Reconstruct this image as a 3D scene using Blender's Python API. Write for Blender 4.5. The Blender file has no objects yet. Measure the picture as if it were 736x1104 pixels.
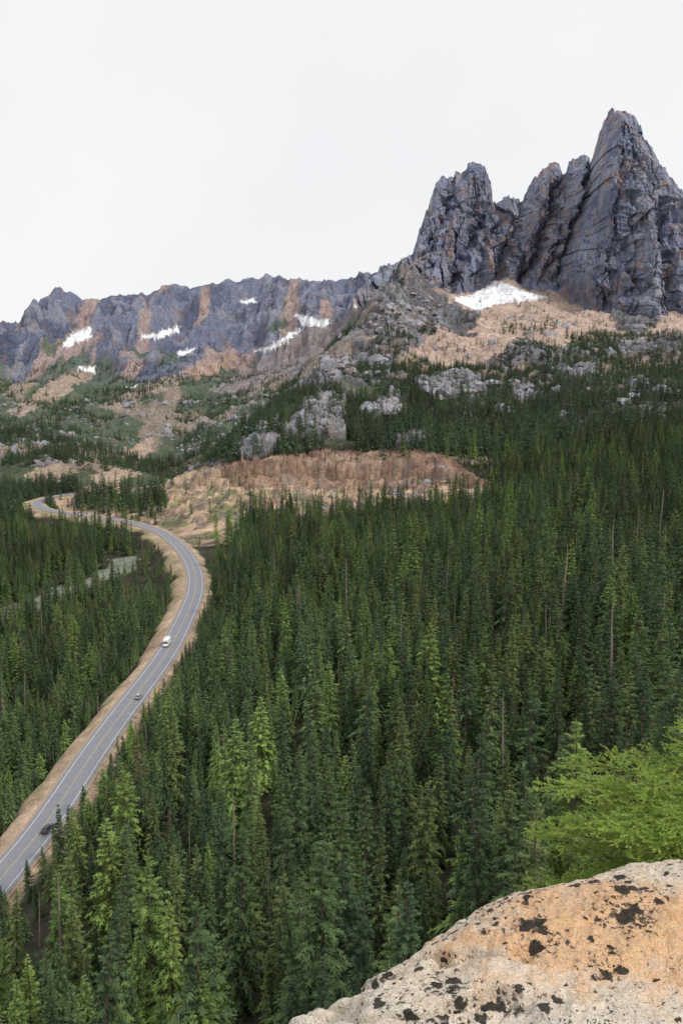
import bpy, bmesh, math, random
import numpy as np
from mathutils import Vector
random.seed(7); rng=np.random.default_rng(7)
scene=bpy.context.scene
scene.view_settings.view_transform='Standard'
scene.view_settings.look='None'
scene.view_settings.exposure=0
# ------------------------------------------------------------ view model
F=866.0; P=math.radians(8); CP,SP=math.cos(P),math.sin(P)
def pix(u,v):
    q=-(v-552)/F; den=CP+SP*q
    return ((u-368)/F)/den, (-SP+CP*q)/den      # a=x/y , T=z/y
def topix(a,T):
    q=(T*CP+SP)/(CP-T*SP)
    return 368+F*a*(CP+SP*q), 552-F*q
# ------------------------------------------------------------ noise
def h2(ix,iy,s):
    ix=ix.astype(np.int64).astype(np.uint64); iy=iy.astype(np.int64).astype(np.uint64)
    M=np.uint64(0xffffffff)
    n=(ix*np.uint64(374761393)+iy*np.uint64(668265263)+np.uint64(s*144269+17))&M
    n=((n^(n>>np.uint64(13)))*np.uint64(1274126177))&M
    n=((n^(n>>np.uint64(15)))*np.uint64(2246822519))&M
    n=n^(n>>np.uint64(16))
    return (n&np.uint64(0xffff)).astype(np.float64)/65535.0
def vn(x,y,s=0):
    x=np.asarray(x,float);y=np.asarray(y,float)
    ix=np.floor(x);iy=np.floor(y);fx=x-ix;fy=y-iy
    fx=fx*fx*fx*(fx*(fx*6-15)+10);fy=fy*fy*fy*(fy*(fy*6-15)+10)
    a=h2(ix,iy,s);b=h2(ix+1,iy,s);c=h2(ix,iy+1,s);d=h2(ix+1,iy+1,s)
    return (a+(b-a)*fx)*(1-fy)+(c+(d-c)*fx)*fy
def fbm(x,y,o=4,s=0):
    r=0;am=.5;t=0
    for i in range(o):
        r=r+am*(vn(x,y,s+i*7)*2-1);t+=am;am*=.5
        x,y=x*1.9+y*.35+3.1,y*1.9-x*.35+1.7
    return r/t
def ridged(x,y,o=4,s=0):
    r=0;am=.5;t=0
    for i in range(o):
        r=r+am*(1-np.abs(vn(x,y,s+i*7)*2-1));t+=am;am*=.5
        x,y=x*1.9+y*.35+3.1,y*1.9-x*.35+1.7
    return r/t
def facet(x,y,s,tilt=1.0):
    """fractured blocks: every cell is its own tilted plane"""
    ix=np.floor(x);iy=np.floor(y);bd=np.full(x.shape,1e9);out=np.zeros(x.shape)
    for dx in (-1,0,1):
        for dy in (-1,0,1):
            cx_=ix+dx;cy_=iy+dy
            px_=cx_+h2(cx_,cy_,s);py_=cy_+h2(cx_,cy_,s+1)
            d=(x-px_)**2+(y-py_)**2
            val=(h2(cx_,cy_,s+2)-.5)+tilt*((x-px_)*(h2(cx_,cy_,s+3)-.5)+(y-py_)*(h2(cx_,cy_,s+4)-.5))*1.6
            m=d<bd;bd=np.where(m,d,bd);out=np.where(m,val,out)
    return out
def sstep(a,b,x):
    t=np.clip((x-a)/(b-a),0,1);return t*t*(3-2*t)
def inpoly(U,V,poly):
    r=np.zeros(U.shape,bool);n=len(poly)
    for i in range(n):
        x0,y0=poly[i];x1,y1=poly[(i+1)%n]
        if y0==y1: continue
        c=((y0>V)!=(y1>V))&(U<(x1-x0)*(V-y0)/(y1-y0)+x0)
        r^=c
    return r
# ------------------------------------------------------------ mesh helper
def mesh_np(name,verts,faces,smooth=True,mats=(),mi=None,link=True):
    me=bpy.data.meshes.new(name)
    verts=np.asarray(verts,np.float32);faces=np.asarray(faces,np.int32)
    k=faces.shape[1];nf=len(faces)
    me.vertices.add(len(verts));me.vertices.foreach_set('co',verts.ravel())
    me.loops.add(nf*k);me.loops.foreach_set('vertex_index',faces.ravel())
    me.polygons.add(nf);me.polygons.foreach_set('loop_start',np.arange(nf,dtype=np.int32)*k)
    if mi is not None: me.polygons.foreach_set('material_index',np.asarray(mi,np.int32))
    me.update(calc_edges=True);me.validate()
    for m in mats: me.materials.append(m)
    me.polygons.foreach_set('use_smooth',np.full(len(me.polygons),smooth))
    ob=bpy.data.objects.new(name,me)
    if link: scene.collection.objects.link(ob)
    return ob
def gridfaces(nr,nc):
    i=np.arange(nr*nc).reshape(nr,nc)
    return np.stack([i[:-1,:-1],i[:-1,1:],i[1:,1:],i[1:,:-1]],-1).reshape(-1,4)
def setcol(ob,name,col):
    at=ob.data.attributes.new(name,'FLOAT_COLOR','POINT')
    c=np.ones((len(col),4),np.float32);c[:,:3]=col
    at.data.foreach_set('color',c.ravel())
def setf(ob,name,val):
    at=ob.data.attributes.new(name,'FLOAT','POINT');at.data.foreach_set('value',np.asarray(val,np.float32).ravel())
# ------------------------------------------------------------ materials
class NT:
    def __init__(s,name):
        s.m=bpy.data.materials.new(name);s.m.use_nodes=True;s.t=s.m.node_tree
        s.b=s.t.nodes['Principled BSDF'];s.b.inputs['Roughness'].default_value=.9
        s.b.inputs['Specular IOR Level'].default_value=.2
    def n(s,ty,**kw):
        nd=s.t.nodes.new(ty)
        for k,v in kw.items():
            if k.startswith('_'): setattr(nd,k[1:],v)
            else: nd.inputs[k.replace('__',' ')].default_value=v
        return nd
    def l(s,a,b): s.t.links.new(a,b)
    def noise(s,sc,det=4,vec=None,rough=.55,dist=0):
        nd=s.n('ShaderNodeTexNoise');nd.inputs['Scale'].default_value=sc;nd.inputs['Detail'].default_value=det
        nd.inputs['Roughness'].default_value=rough;nd.inputs['Distortion'].default_value=dist
        if vec is not None: s.l(vec,nd.inputs['Vector'])
        return nd.outputs['Fac']
    def ramp(s,f,stops):
        r=s.n('ShaderNodeValToRGB');e=r.color_ramp.elements
        e[0].position=stops[0][0];e[0].color=(*stops[0][1],1)
        e[1].position=stops[-1][0];e[1].color=(*stops[-1][1],1)
        for p,c in stops[1:-1]:
            x=e.new(p);x.color=(*c,1)
        s.l(f,r.inputs[0]);return r.outputs[0]
    def g(s,f,lo,hi,a=0,b=1):
        m=s.n('ShaderNodeMapRange');m.inputs['From Min'].default_value=lo;m.inputs['From Max'].default_value=hi
        m.inputs['To Min'].default_value=a;m.inputs['To Max'].default_value=b;s.l(f,m.inputs[0]);return m.outputs[0]
    def mix(s,f,a,b,mode='MIX'):
        m=s.n('ShaderNodeMix',_data_type='RGBA',_blend_type=mode)
        for x,i in ((f,0),(a,6),(b,7)):
            if hasattr(x,'is_linked'): s.l(x,m.inputs[i])
            elif i==0: m.inputs[0].default_value=x
            else: m.inputs[i].default_value=(*x,1)
        return m.outputs[2]
    def mul(s,a,b,op='MULTIPLY'):
        m=s.n('ShaderNodeMath',_operation=op)
        for x,i in ((a,0),(b,1)):
            if hasattr(x,'is_linked'): s.l(x,m.inputs[i])
            else: m.inputs[i].default_value=x
        return m.outputs[0]
    def scaled(s,v,sc):
        m=s.n('ShaderNodeMapping');m.inputs['Scale'].default_value=sc;s.l(v,m.inputs[0]);return m.outputs[0]
    def bump(s,h,dist,strength=1,prev=None):
        b=s.n('ShaderNodeBump');b.inputs['Distance'].default_value=dist;b.inputs['Strength'].default_value=strength
        s.l(h,b.inputs['Height'])
        if prev is not None: s.l(prev,b.inputs['Normal'])
        return b.outputs[0]
    def obj(s): return s.n('ShaderNodeTexCoord').outputs['Object']
    def attr(s,nm,o='Color'):
        a=s.n('ShaderNodeAttribute');a.attribute_name=nm;return a.outputs[o]
def simple(name,c,rough=.6,var=.15,sc=20,metal=0,spec=.4):
    n=NT(name);f=n.noise(sc,3,n.obj())
    n.l(n.mix(f,tuple(x*(1-var) for x in c),tuple(min(1,x*(1+var)) for x in c)),n.b.inputs['Base Color'])
    n.b.inputs['Roughness'].default_value=rough;n.b.inputs['Metallic'].default_value=metal
    n.b.inputs['Specular IOR Level'].default_value=spec
    return n.m
# ground / mountains
def mat_terrain():
    n=NT('terrain_ground');o=n.obj();col=n.attr('Col');rock=n.attr('rock','Fac')
    a=n.noise(.9,4,o,.65);b=n.noise(.12,6,o,.7);c=n.noise(.02,6,o,.7,.6)
    v=n.mul(n.mul(n.g(a,.3,.7,.75,1.25),n.g(b,.3,.7,.6,1.4)),n.g(c,.3,.7,.72,1.28))
    comb=n.n('ShaderNodeCombineColor');[n.l(v,comb.inputs[i]) for i in range(3)]
    base=n.mix(1.0,col,comb.outputs[0],'MULTIPLY')
    st=n.noise(.017,6,n.scaled(o,(1.3,.5,.8)),.72,1.0)
    f=n.mul(n.g(st,.54,.64),n.mul(rock,.5))
    base=n.mix(f,base,(.40,.25,.18))
    n.l(base,n.b.inputs['Base Color'])
    h=n.mul(n.noise(.05,7,o,.7,.3),n.g(rock,0,1,.2,1))
    nb=n.bump(h,26,1)
    nb=n.bump(a,.35,.6,nb)
    n.l(nb,n.b.inputs['Normal']);return n.m
def mat_spire():
    n=NT('granite_cliff');o=n.obj()
    o2=n.scaled(o,(1,1,.33))
    big=n.noise(.007,7,o,.7,.8);streak=n.noise(.05,7,o2,.72,.5);fine=n.noise(.2,5,n.scaled(o,(1,1,.6)),.75)
    base=n.ramp(streak,[(.33,(.085,.10,.16)),(.45,(.20,.23,.33)),(.56,(.31,.345,.46)),(.70,(.50,.53,.63))])
    base=n.mix(n.g(fine,.35,.65),n.mix(1.0,base,(.55,.56,.62),'MULTIPLY'),n.mix(.2,base,(.62,.63,.70)))
    rust=n.noise(.016,7,n.scaled(o,(1,1,.6)),.75,1.2)
    base=n.mix(n.mul(n.g(rust,.52,.61),.6),base,(.50,.31,.20))
    base=n.mix(n.mul(n.g(big,.53,.66),.45),base,(.52,.54,.62))
    base=n.mix(n.mul(n.g(big,.48,.37),.6),base,(.12,.14,.22))
    n.l(base,n.b.inputs['Base Color'])
    nb=n.bump(streak,11,1);nb=n.bump(fine,2.6,1,nb)
    n.l(nb,n.b.inputs['Normal']);return n.m
def mat_leaf(name,dark,mid,light,trans=0.0):
    n=NT(name);oi=n.n('ShaderNodeObjectInfo')
    o=n.obj();f=n.noise(.9,2,o)
    c=n.ramp(oi.outputs['Random'],[(0,dark),(.55,mid),(1,light)])
    loc=n.noise(.015,3,oi.outputs['Location'])
    k=n.mul(n.g(f,.3,.7,.6,1.4),n.g(loc,.35,.65,.7,1.3))
    comb=n.n('ShaderNodeCombineColor');[n.l(k,comb.inputs[i]) for i in range(3)]
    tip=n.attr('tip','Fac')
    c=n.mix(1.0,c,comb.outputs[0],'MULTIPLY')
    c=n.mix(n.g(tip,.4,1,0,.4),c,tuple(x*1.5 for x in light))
    n.l(c,n.b.inputs['Base Color']);n.b.inputs['Roughness'].default_value=.8
    if trans>0:
        tr=n.n('ShaderNodeBsdfTranslucent');n.l(c,tr.inputs[0])
        mx=n.n('ShaderNodeMixShader');mx.inputs[0].default_value=trans
        n.l(n.b.outputs[0],mx.inputs[1]);n.l(tr.outputs[0],mx.inputs[2])
        n.l(mx.outputs[0],n.t.nodes['Material Output'].inputs['Surface'])
    return n.m
def mat_granite_fg():
    n=NT('lichen_granite');o=n.obj()
    a=n.noise(2.2,6,o,.6,.4);b=n.noise(9,6,o,.65);c=n.noise(60,4,o,.7);d=n.noise(220,2,o,.6)
    base=n.ramp(a,[(.3,(.66,.54,.40)),(.5,(.76,.66,.53)),(.7,(.82,.76,.67))])
    org=n.attr('stain','Fac')
    of=n.mul(n.g(n.mul(n.mul(org,.7),b,'ADD'),.64,.95),.85)
    base=n.mix(of,base,(.74,.38,.13))
    gf=n.mul(n.g(n.noise(2.6,5,n.scaled(o,(1.3,1,1)),.6),.59,.64),.55)
    base=n.mix(gf,base,(.48,.45,.42))
    base=n.mix(n.g(c,.35,.56,.4,0),base,(.40,.28,.19))
    base=n.mix(n.g(b,.50,.38,0,.3),base,(.42,.33,.26))
    base=n.mix(n.g(d,.4,.65,0,.35),base,(.88,.84,.78))
    region=n.noise(3.2,4,o,.55)
    ds=n.n('ShaderNodeVectorMath',_operation='ADD');nz=n.n('ShaderNodeTexNoise');nz.inputs['Scale'].default_value=40;nz.inputs['Detail'].default_value=5;nz.inputs['Roughness'].default_value=.7
    sc=n.n('ShaderNodeVectorMath',_operation='SCALE');sc.inputs['Scale'].default_value=.05
    n.l(o,nz.inputs['Vector']);n.l(nz.outputs['Color'],sc.inputs[0]);n.l(o,ds.inputs[0]);n.l(sc.outputs[0],ds.inputs[1])
    reg=n.mul(n.g(region,.38,.62,.08,.75),n.attr('lich','Fac'),'ADD')
    def lich(scale,lo,amp,soft,base,colr,st):
        vo=n.n('ShaderNodeTexVoronoi');vo.inputs['Scale'].default_value=scale;n.l(ds.outputs[0],vo.inputs['Vector'])
        r=n.n('ShaderNodeSeparateColor');n.l(vo.outputs['Color'],r.inputs[0])
        th=n.mul(reg,n.g(r.outputs[0],lo,1,0,amp))
        m=n.g(n.mul(th,vo.outputs['Distance'],'SUBTRACT'),0,soft)
        return n.mix(n.mul(m,st),base,colr),m
    base,m0=lich(40,.5,.75,.1,base,(.22,.18,.15),.7)
    base,m1=lich(24,.32,.95,.05,base,(.03,.027,.025),.95)
    base,m2=lich(75,.35,1.05,.08,base,(.04,.035,.03),.9)
    n.l(base,n.b.inputs['Base Color'])
    nb=n.bump(b,.05,1);nb=n.bump(c,.012,1,nb);nb=n.bump(m1,.008,1,nb)
    n.l(nb,n.b.inputs['Normal']);return n.m
M_ter=mat_terrain();M_sp=mat_spire()
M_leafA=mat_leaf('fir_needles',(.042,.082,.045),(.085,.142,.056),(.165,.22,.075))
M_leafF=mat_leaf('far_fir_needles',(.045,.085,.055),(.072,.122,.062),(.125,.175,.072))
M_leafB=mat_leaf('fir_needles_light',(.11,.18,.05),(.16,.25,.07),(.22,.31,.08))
M_bark=simple('bark',(.12,.095,.075),.9,.4,3)
M_dead=simple('dead_wood',(.27,.22,.19),.9,.3,3)
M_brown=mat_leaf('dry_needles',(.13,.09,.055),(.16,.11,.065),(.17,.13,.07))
# ------------------------------------------------------------ road centre line
pts=[(-70,1040,-119),(-30,985,-118),(0,947,-117),(30,915,-116),(60,874,-114),(90,827,-112),(118,787,-110),(150,745,-108),(180,704,-106),(200,665,-104.5),(211,635,-103.5),(208,610,-103),(193,588,-102),(170,572,-101.5),(140,563,-101),(105,557.5,-100.5),(72,553,-100),(48,549,-99)]
W=[]
for u,v,z in pts:
    a,T=pix(u,v);y=z/T;W.append((a*y,y,z))
W+= [(-292,765,-98),(-285,800,-96),(-250,812,-93),(-205,795,-90)]
for u,v,z in [(190,529,-86),(250,527,-80.5),(350,526,-77),(450,527,-73),(520,528,-69),(575,530,-65)]:
    a,T=pix(u,v);y=z/T;W.append((a*y,y,z))
W=np.array(W)
def catmull(W,step=2.5):
    out=[]
    Q=np.vstack([2*W[0]-W[1],W,2*W[-1]-W[-2]])
    for i in range(1,len(Q)-2):
        p0,p1,p2,p3=Q[i-1:i+3];L=np.linalg.norm(p2-p1);n=max(2,int(L/step))
        for k in range(n):
            t=k/n;out.append(.5*((2*p1)+(-p0+p2)*t+(2*p0-5*p1+4*p2-p3)*t*t+(-p0+3*p1-3*p2+p3)*t**3))
    out.append(W[-1]);return np.array(out)
R=catmull(W)
for _ in range(25):
    R[1:-1]=.5*R[1:-1]+.25*(R[:-2]+R[2:])
RT=np.gradient(R[:,:2],axis=0);RT/=np.linalg.norm(RT,axis=1)[:,None];RN=np.stack([-RT[:,1],RT[:,0]],1)  # left normal
def road_dist(x,y):
    d=np.full(x.shape,1e9);s=np.zeros(x.shape);z=np.zeros(x.shape);idx=np.zeros(x.shape,int)
    for c in range(0,len(x),20000):
        xx=x[c:c+20000];yy=y[c:c+20000]
        D=(xx[:,None]-R[None,::2,0])**2+(yy[:,None]-R[None,::2,1])**2
        k=D.argmin(1);dd=np.sqrt(D[np.arange(len(k)),k]);k=k*2
        s[c:c+20000]=np.sign((xx-R[k,0])*RN[k,0]+(yy-R[k,1])*RN[k,1]);d[c:c+20000]=dd;z[c:c+20000]=R[k,2];idx[c:c+20000]=k
    return d,s,z,idx
# ------------------------------------------------------------ terrain
cp=[]
def cz(*L):
    for a,y,z in L: cp.append((a,y,z/y))
def cv(*L):
    for u,v,d in L:
        a,T=pix(u,v);cp.append((a,d,T))
cz((-1,2,-3.2),(0,2,-3.2),(1,2,-3.2),(-1,20,-40),(0,20,-30),(1,20,-24),(-1,60,-85),(-.4,60,-75),(0,60,-60),(.4,60,-47),(1,60,-35),
(-1,100,-110),(-.4,100,-96),(-.2,100,-88),(0,100,-78),(.2,100,-68),(.4,100,-58),(1,100,-40),
(-1,180,-135),(-.5,180,-124),(-.3,180,-107),(-.15,180,-98),(0,180,-88),(.2,180,-74),(.4,180,-60),(1,180,-40),
(-.6,260,-142),(-.42,260,-133),(-.2,260,-104),(0,260,-92),(.2,260,-78),(.4,260,-62),(1,260,-30),
(-.6,400,-145),(-.4,400,-137),(-.28,400,-126),(-.12,400,-99),(0,400,-92),(.2,400,-76),(.4,400,-55),(1,400,0),
(-.6,600,-135),(-.4,600,-124),(-.3,600,-114),(-.15,600,-98),(0,600,-91),(.2,600,-68),(.4,600,-40),(1,600,60),
(-.6,730,-115),(-.4,730,-103),(-.25,730,-94))
cv((250,496,750),(350,489,742),(450,490,695),(520,513,650),(180,520,850),(100,518,930),(0,518,950),(-150,515,950),(600,480,760),(736,470,760),
(350,450,880),(450,440,930),(300,455,870),(250,486,800),(300,430,1050),(335,395,1250),(370,365,1400),(400,325,1600),(440,292,1800),
(250,505,1100),(300,462,1400),(330,432,1650),(370,400,1850),(400,362,2000),(180,525,1020),
(450,400,1150),(450,362,1450),(475,345,1650),(560,400,1150),(560,362,1500),(560,332,1820),(640,380,1350),(640,345,1750),(736,360,1450),(736,338,1800),(1100,330,1700),(1100,380,1200),
(640,430,950),(736,420,950),(1100,410,900),(500,316,1960),(550,306,1985),(600,314,1970),(560,308,2500),(740,325,2500),
(0,485,1300),(100,482,1400),(180,490,1450),(0,445,1800),(100,442,1900),(200,437,2000),(270,430,2000),(0,412,2300),(200,402,2400),(320,392,2400),(-200,480,1300),(-200,430,1900))
cp=np.array(cp);KA=2.2
X0=np.stack([cp[:,0]*KA,np.log(cp[:,1])],1)
def phi(r): return np.sqrt(r*r+.0004)
n=len(cp);A=np.zeros((n+3,n+3));A[:n,:n]=phi(np.linalg.norm(X0[:,None]-X0[None],axis=2))+np.eye(n)*-.0005
A[:n,n]=1;A[:n,n+1:]=X0;A[n,:n]=1;A[n+1:,:n]=X0.T
wts=np.linalg.solve(A,np.concatenate([cp[:,2],[0,0,0]]))
def rbf(a,ly):
    r=wts[n]+wts[n+1]*a*KA+wts[n+2]*ly
    for i in range(n):
        r=r+wts[i]*phi(np.hypot(a*KA-X0[i,0],ly-X0[i,1]))
    return r
rows=np.concatenate([np.geomspace(2,150,140),np.geomspace(150,900,480)[1:],np.linspace(900,2300,360)[1:],np.linspace(2300,4300,340)[1:],np.geomspace(4300,12000,14)[1:]])
cols=np.concatenate([np.linspace(-1.2,-.55,50),np.linspace(-.55,.55,760)[1:-1],np.linspace(.55,1.2,50)])
NR,NC=len(rows),len(cols)
Ag,Yg=np.meshgrid(cols,rows);a=Ag.ravel();y=Yg.ravel();x=a*y
rc=np.geomspace(2,12000,520);cc=np.linspace(-1.2,1.2,420)
Ac,Lc=np.meshgrid(cc,np.log(np.minimum(rc,2400)));Tc=rbf(Ac.ravel(),Lc.ravel()).reshape(520,420)
def bil(Z,ri,ci):
    r0=np.clip(np.floor(ri).astype(int),0,Z.shape[0]-2);c0=np.clip(np.floor(ci).astype(int),0,Z.shape[1]-2)
    fr=ri-r0;fc=ci-c0
    return (Z[r0,c0]*(1-fc)+Z[r0,c0+1]*fc)*(1-fr)+(Z[r0+1,c0]*(1-fc)+Z[r0+1,c0+1]*fc)*fr
T=bil(Tc,np.interp(np.log(y),np.log(rc),np.arange(520)),np.interp(a,cc,np.arange(420)))
z=T*y
n1=fbm(x/60,y/60,5,91);n3=fbm(x/18,y/18,4,99)
U0,V0=topix(a,T)
am=sstep(60,300,y)*1.5+sstep(800,1300,y)*10
z+=am*fbm(x/45,y/45,5,3)
amr=sstep(800,1150,y)*(1-sstep(2100,2500,y))
amr=amr*np.where((a>.1)&(y>1500),.45,1)
RG=ridged(x/170,y/230,5,11)
z+=amr*(RG-.6)*55+amr*(ridged(x/40,y/60,3,15)-.6)*10
# rocky knolls and slabs standing out of the slope
U0w=U0+n3*10+n1*8;V0w=V0+n1*5+n3*3
SL=[([(450,410),(485,398),(518,404),(514,426),(480,434),(452,424)],800,1500,9),([(542,420),(572,418),(582,430),(560,438)],800,1500,6),([(395,442),(425,425),(442,440),(410,462)],770,1500,12),
    ([(312,460),(340,422),(372,436),(366,484),(325,496),(295,492)],770,1300,17),([(250,484),(285,460),(303,485),(270,503)],740,1300,12),([(392,345),(440,290),(470,318),(455,350),(420,375)],1300,2100,11),
    ([(462,336),(488,330),(516,345),(502,358),(468,358)],1300,2100,11),([(335,408),(365,385),(385,398),(350,420)],1000,1700,11),([(600,398),(640,392),(650,402),(610,410)],900,1600,7),([(660,372),(700,366),(715,378),(670,384)],900,1700,7),
    ([(662,338),(700,330),(715,348),(690,360),(662,354)],1300,2100,10),([(420,470),(450,462),(465,478),(430,486)],700,1300,9)]
slabm=np.zeros(len(x))
big=(y>600)&(y<2200);bi=np.where(big)[0]
fc1=np.zeros(len(x));fc1[bi]=facet(x[bi]/16+n3[bi]*.3,y[bi]/22,801)+.5*facet(x[bi]/7,y[bi]/9,811)
fc2=np.zeros(len(x));fc2[bi]=facet(x[bi]/45+n3[bi]*.2,y[bi]/60,821)
for poly,ya,yb,hh in SL:
    m=inpoly(U0w,V0w,poly)&(y>ya)&(y<yb)
    z=z+m*(hh*.6+hh*.5*fc1);slabm=np.maximum(slabm,m)
rk=sstep(.0,.25,n1*.6+fbm(x/250,y/250,4,95)*.4+(RG-.6)*1.5+.2*(V0<400)*(y<2000)+.12*(U0<440)*(y<1700))*(y>760)*(y<2350)
z=z+rk*(fc1*4+fc2*8)*sstep(760,850,y)*(V0<500)
# left/far range
crest=[(-600,350),(-300,345),(-120,352),(-60,340),(0,349),(20,352),(45,325),(65,313),(90,325),(120,321),(160,317),(178,309),(215,308),(240,304),(265,301),(300,295),(312,303),(350,305),(380,299),(390,303),(430,285),(470,300),(560,310),(900,300),(1400,300)]
ca=np.array([pix(*p)[0] for p in crest]);cT=np.array([pix(*p)[1] for p in crest])
Tcr=np.interp(a,ca,cT)+.003*fbm(a*90,a*0,4,33)
dc=3600+350*fbm(a*6,a*0+.5,3,31);db=2300
t=np.clip((y-db)/(dc-db),0,1)
iR=np.searchsorted(rows,db)
zb=z.reshape(NR,NC)[iR-2][None].repeat(NR,0).ravel()/rows[iR-2]
Tm=zb+(Tcr-zb)*(t**1.15)
zm=Tm*y
sp=ridged(x/420+fbm(x/500,y/500,2,5)*.5,y/1100,4,41)-.62
ct=(1-.6*sstep(.85,1,t))
zm+=sp*400*np.sin(np.pi*np.clip(t,0,1))**.8*(.35+.65*t)+ (ridged(x/110,y/300,4,45)-.6)*115*sstep(0,.3,t)*ct
fi=np.where(y>2250)[0];ff_=np.zeros(len(x));ff_[fi]=facet(x[fi]/55+n1[fi]*.5,y[fi]/120,841)*42+facet(x[fi]/22,y[fi]/45,845)*20
zm+=ff_*.5*sstep(.02,.25,t)*ct
zm-=np.maximum(0,y-dc)*.55
z=np.where(y>db,zm,z)
# road bench
near=(y>120)&(y<880)&(a>-.6)&(a<.35)
rd=np.full(x.shape,1e9);rs=np.zeros(x.shape);rz=np.zeros(x.shape)
ii=np.where(near)[0];rd[ii],rs[ii],rz[ii],_=road_dist(x[ii],y[ii])
wob=fbm(x/14,y/14,3,71)
upper=(y>600)&(U0>200)&(V0<545)&(rs>0)
k=1-sstep(np.where(upper,7.5,6.0),np.where(rs>0,np.where(upper,14,24),17)+np.where(upper,2.5,5)*wob,rd)
cutf=((V0>480)&(V0<560)&(y>560)&(rd<70)&(U0>180))
z=z+cutf*sstep(7,14,rd)*(ridged(x/7,y/30,3,851)-.5)*6+cutf*sstep(7,14,rd)*fc1*3
z=np.where(near,z*(1-k)+(rz-.35)*k,z)
Zg=z.reshape(NR,NC)
def height(a_,y_): return bil(Zg,np.interp(y_,rows,np.arange(NR)),np.interp(a_,cols,np.arange(NC)))
# ---- colour zones
U,V=topix(a,z/y)
sc=np.clip(900/y,.35,3)
Uw=U+n3*9*sc+n1*8;Vw=V+n1*4+n3*2
col=np.tile(np.array([.05,.048,.03]),(len(x),1));rock=np.zeros(len(x))
def put(mask,c,r=None,strength=1.0):
    m=np.clip(mask,0,1)*strength
    m=m[:,None];col[:]=col*(1-m)+np.array(c)*m
    if r is not None: rock[:]=rock*(1-m[:,0])+r*m[:,0]
far=(y>755)|((y>620)&(U>430)&(V<500))
put(far&(y<2350),(.08,.10,.056),.1)
put(sstep(.05,.35,fbm(x/80,y/160,4,201)+.18*(V<410)*(U>380))*far*(y<2350)*(V<500),(.42,.32,.25),.3,.8)
rcol=np.clip(.25+fc1*.15+fc2*.08,.10,.5)
m_=(rk*far*(Vw<503)*.92)[:,None];col=col*(1-m_)+(rcol[:,None]*np.array([1,.99,1.10]))*m_;rock=np.maximum(rock,m_[:,0])
# valley left green
put(far&(y<2350)&(Uw<300)&(V<520)&(y>1150),(.08,.11,.07),.1,.9)
put(sstep(.12,.33,fbm(x/120,y/300,4,205))*(y>1150)*(y<2350)*(U<380),(.34,.27,.22),.3,.8)
# far range: aerial haze painted in as a bluish base colour
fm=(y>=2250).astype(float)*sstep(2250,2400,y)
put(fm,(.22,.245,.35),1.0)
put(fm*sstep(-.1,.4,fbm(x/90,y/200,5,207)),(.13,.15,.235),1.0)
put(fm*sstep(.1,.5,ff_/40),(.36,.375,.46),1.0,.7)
put(fm*sstep(.13,.30,fbm(x/65,y/700,4,211)+.30*(1-t*1.35)),(.45,.32,.265),.3,.75)
put(fm*sstep(.05,.25,fbm(x/110,y/200,5,213)-.85*t+.16),(.09,.125,.085),.2,.85)
def zone(poly,c,r=.2,s=1.0,ymin=0,ymax=1e9):
    put(inpoly(Uw,Vw,poly)&(y>ymin)&(y<ymax)&(slabm<.5),c,r,s)
zone([(440,378),(475,352),(480,320),(500,305),(600,295),(660,330),(665,352),(720,318),(800,315),(800,352),(690,362),(640,354),(600,374),(560,364),(520,390),(475,396)],(.50,.375,.31),.2,.92,1000,2300)
m_=(slabm*(y<2300))[:,None]*.95;rc2=np.clip(.34+fc1*.24,.12,.58)
dark=((V0<365)&(y>1300))[:,None]
col=col*(1-m_)+(np.where(dark,rc2[:,None]*.6,rc2[:,None])*np.array([1,.99,1.08]))*m_;rock=np.maximum(rock,m_[:,0])
# left scree fans
zone([(225,425),(290,382),(330,352),(372,345),(365,375),(320,402),(260,425)],(.29,.25,.255),.4,.9,1800)
zone([(10,445),(50,412),(95,392),(110,400),(60,430),(20,450)],(.42,.32,.265),.2,.8,1800)
zone([(105,440),(170,405),(215,398),(180,420),(130,440)],(.35,.28,.24),.2,.7,1500)
zone([(200,400),(240,385),(268,380),(240,400),(210,412)],(.45,.31,.25),.2,.8,1800)
zone([(95,512),(150,478),(165,472),(158,500),(130,520),(100,525)],(.46,.35,.27),.2,.9,850,2300)
zone([(30,510),(80,492),(95,497),(60,518),(30,520)],(.46,.35,.27),.2,.8,850,2300)
# cut slopes by the hairpin
zone([(95,522),(160,508),(205,508),(250,500),(345,486),(480,490),(528,524),(500,542),(430,538),(380,552),(330,560),(300,548),(262,565),(238,595),(215,630),(196,590),(160,566),(60,556),(60,540)],(.52,.37,.26),.15,1,560,900)
CUT=[(240,502),(350,484),(480,488),(527,520),(470,526),(250,524)]
cm_=inpoly(Uw,Vw,CUT)&(y<900)&(y>600)
put(cm_,(.46,.29,.21),.8,.9)
put(sstep(-.05,.25,fbm(x/5,y/20,3,223))*cm_,(.27,.165,.13),.8,.75)
put(sstep(.1,.3,fbm(x/9,z/2.2,3,227))*cm_,(.58,.43,.32),.5,.6)
put((sstep(.0,.22,fbm(x/14,y/14,4,221))*(y>560)*(y<900)*(U>150)*(V>528)*(V<600)*(rd>9)),(.13,.17,.07),.1,.75)
put((sstep(.1,.3,fbm(x/9,y/9,4,225))*(y>560)*(y<900)*(U>80)*(V>495)*(V<600)*(rd>9)),(.30,.26,.23),.9,.6)
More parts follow.
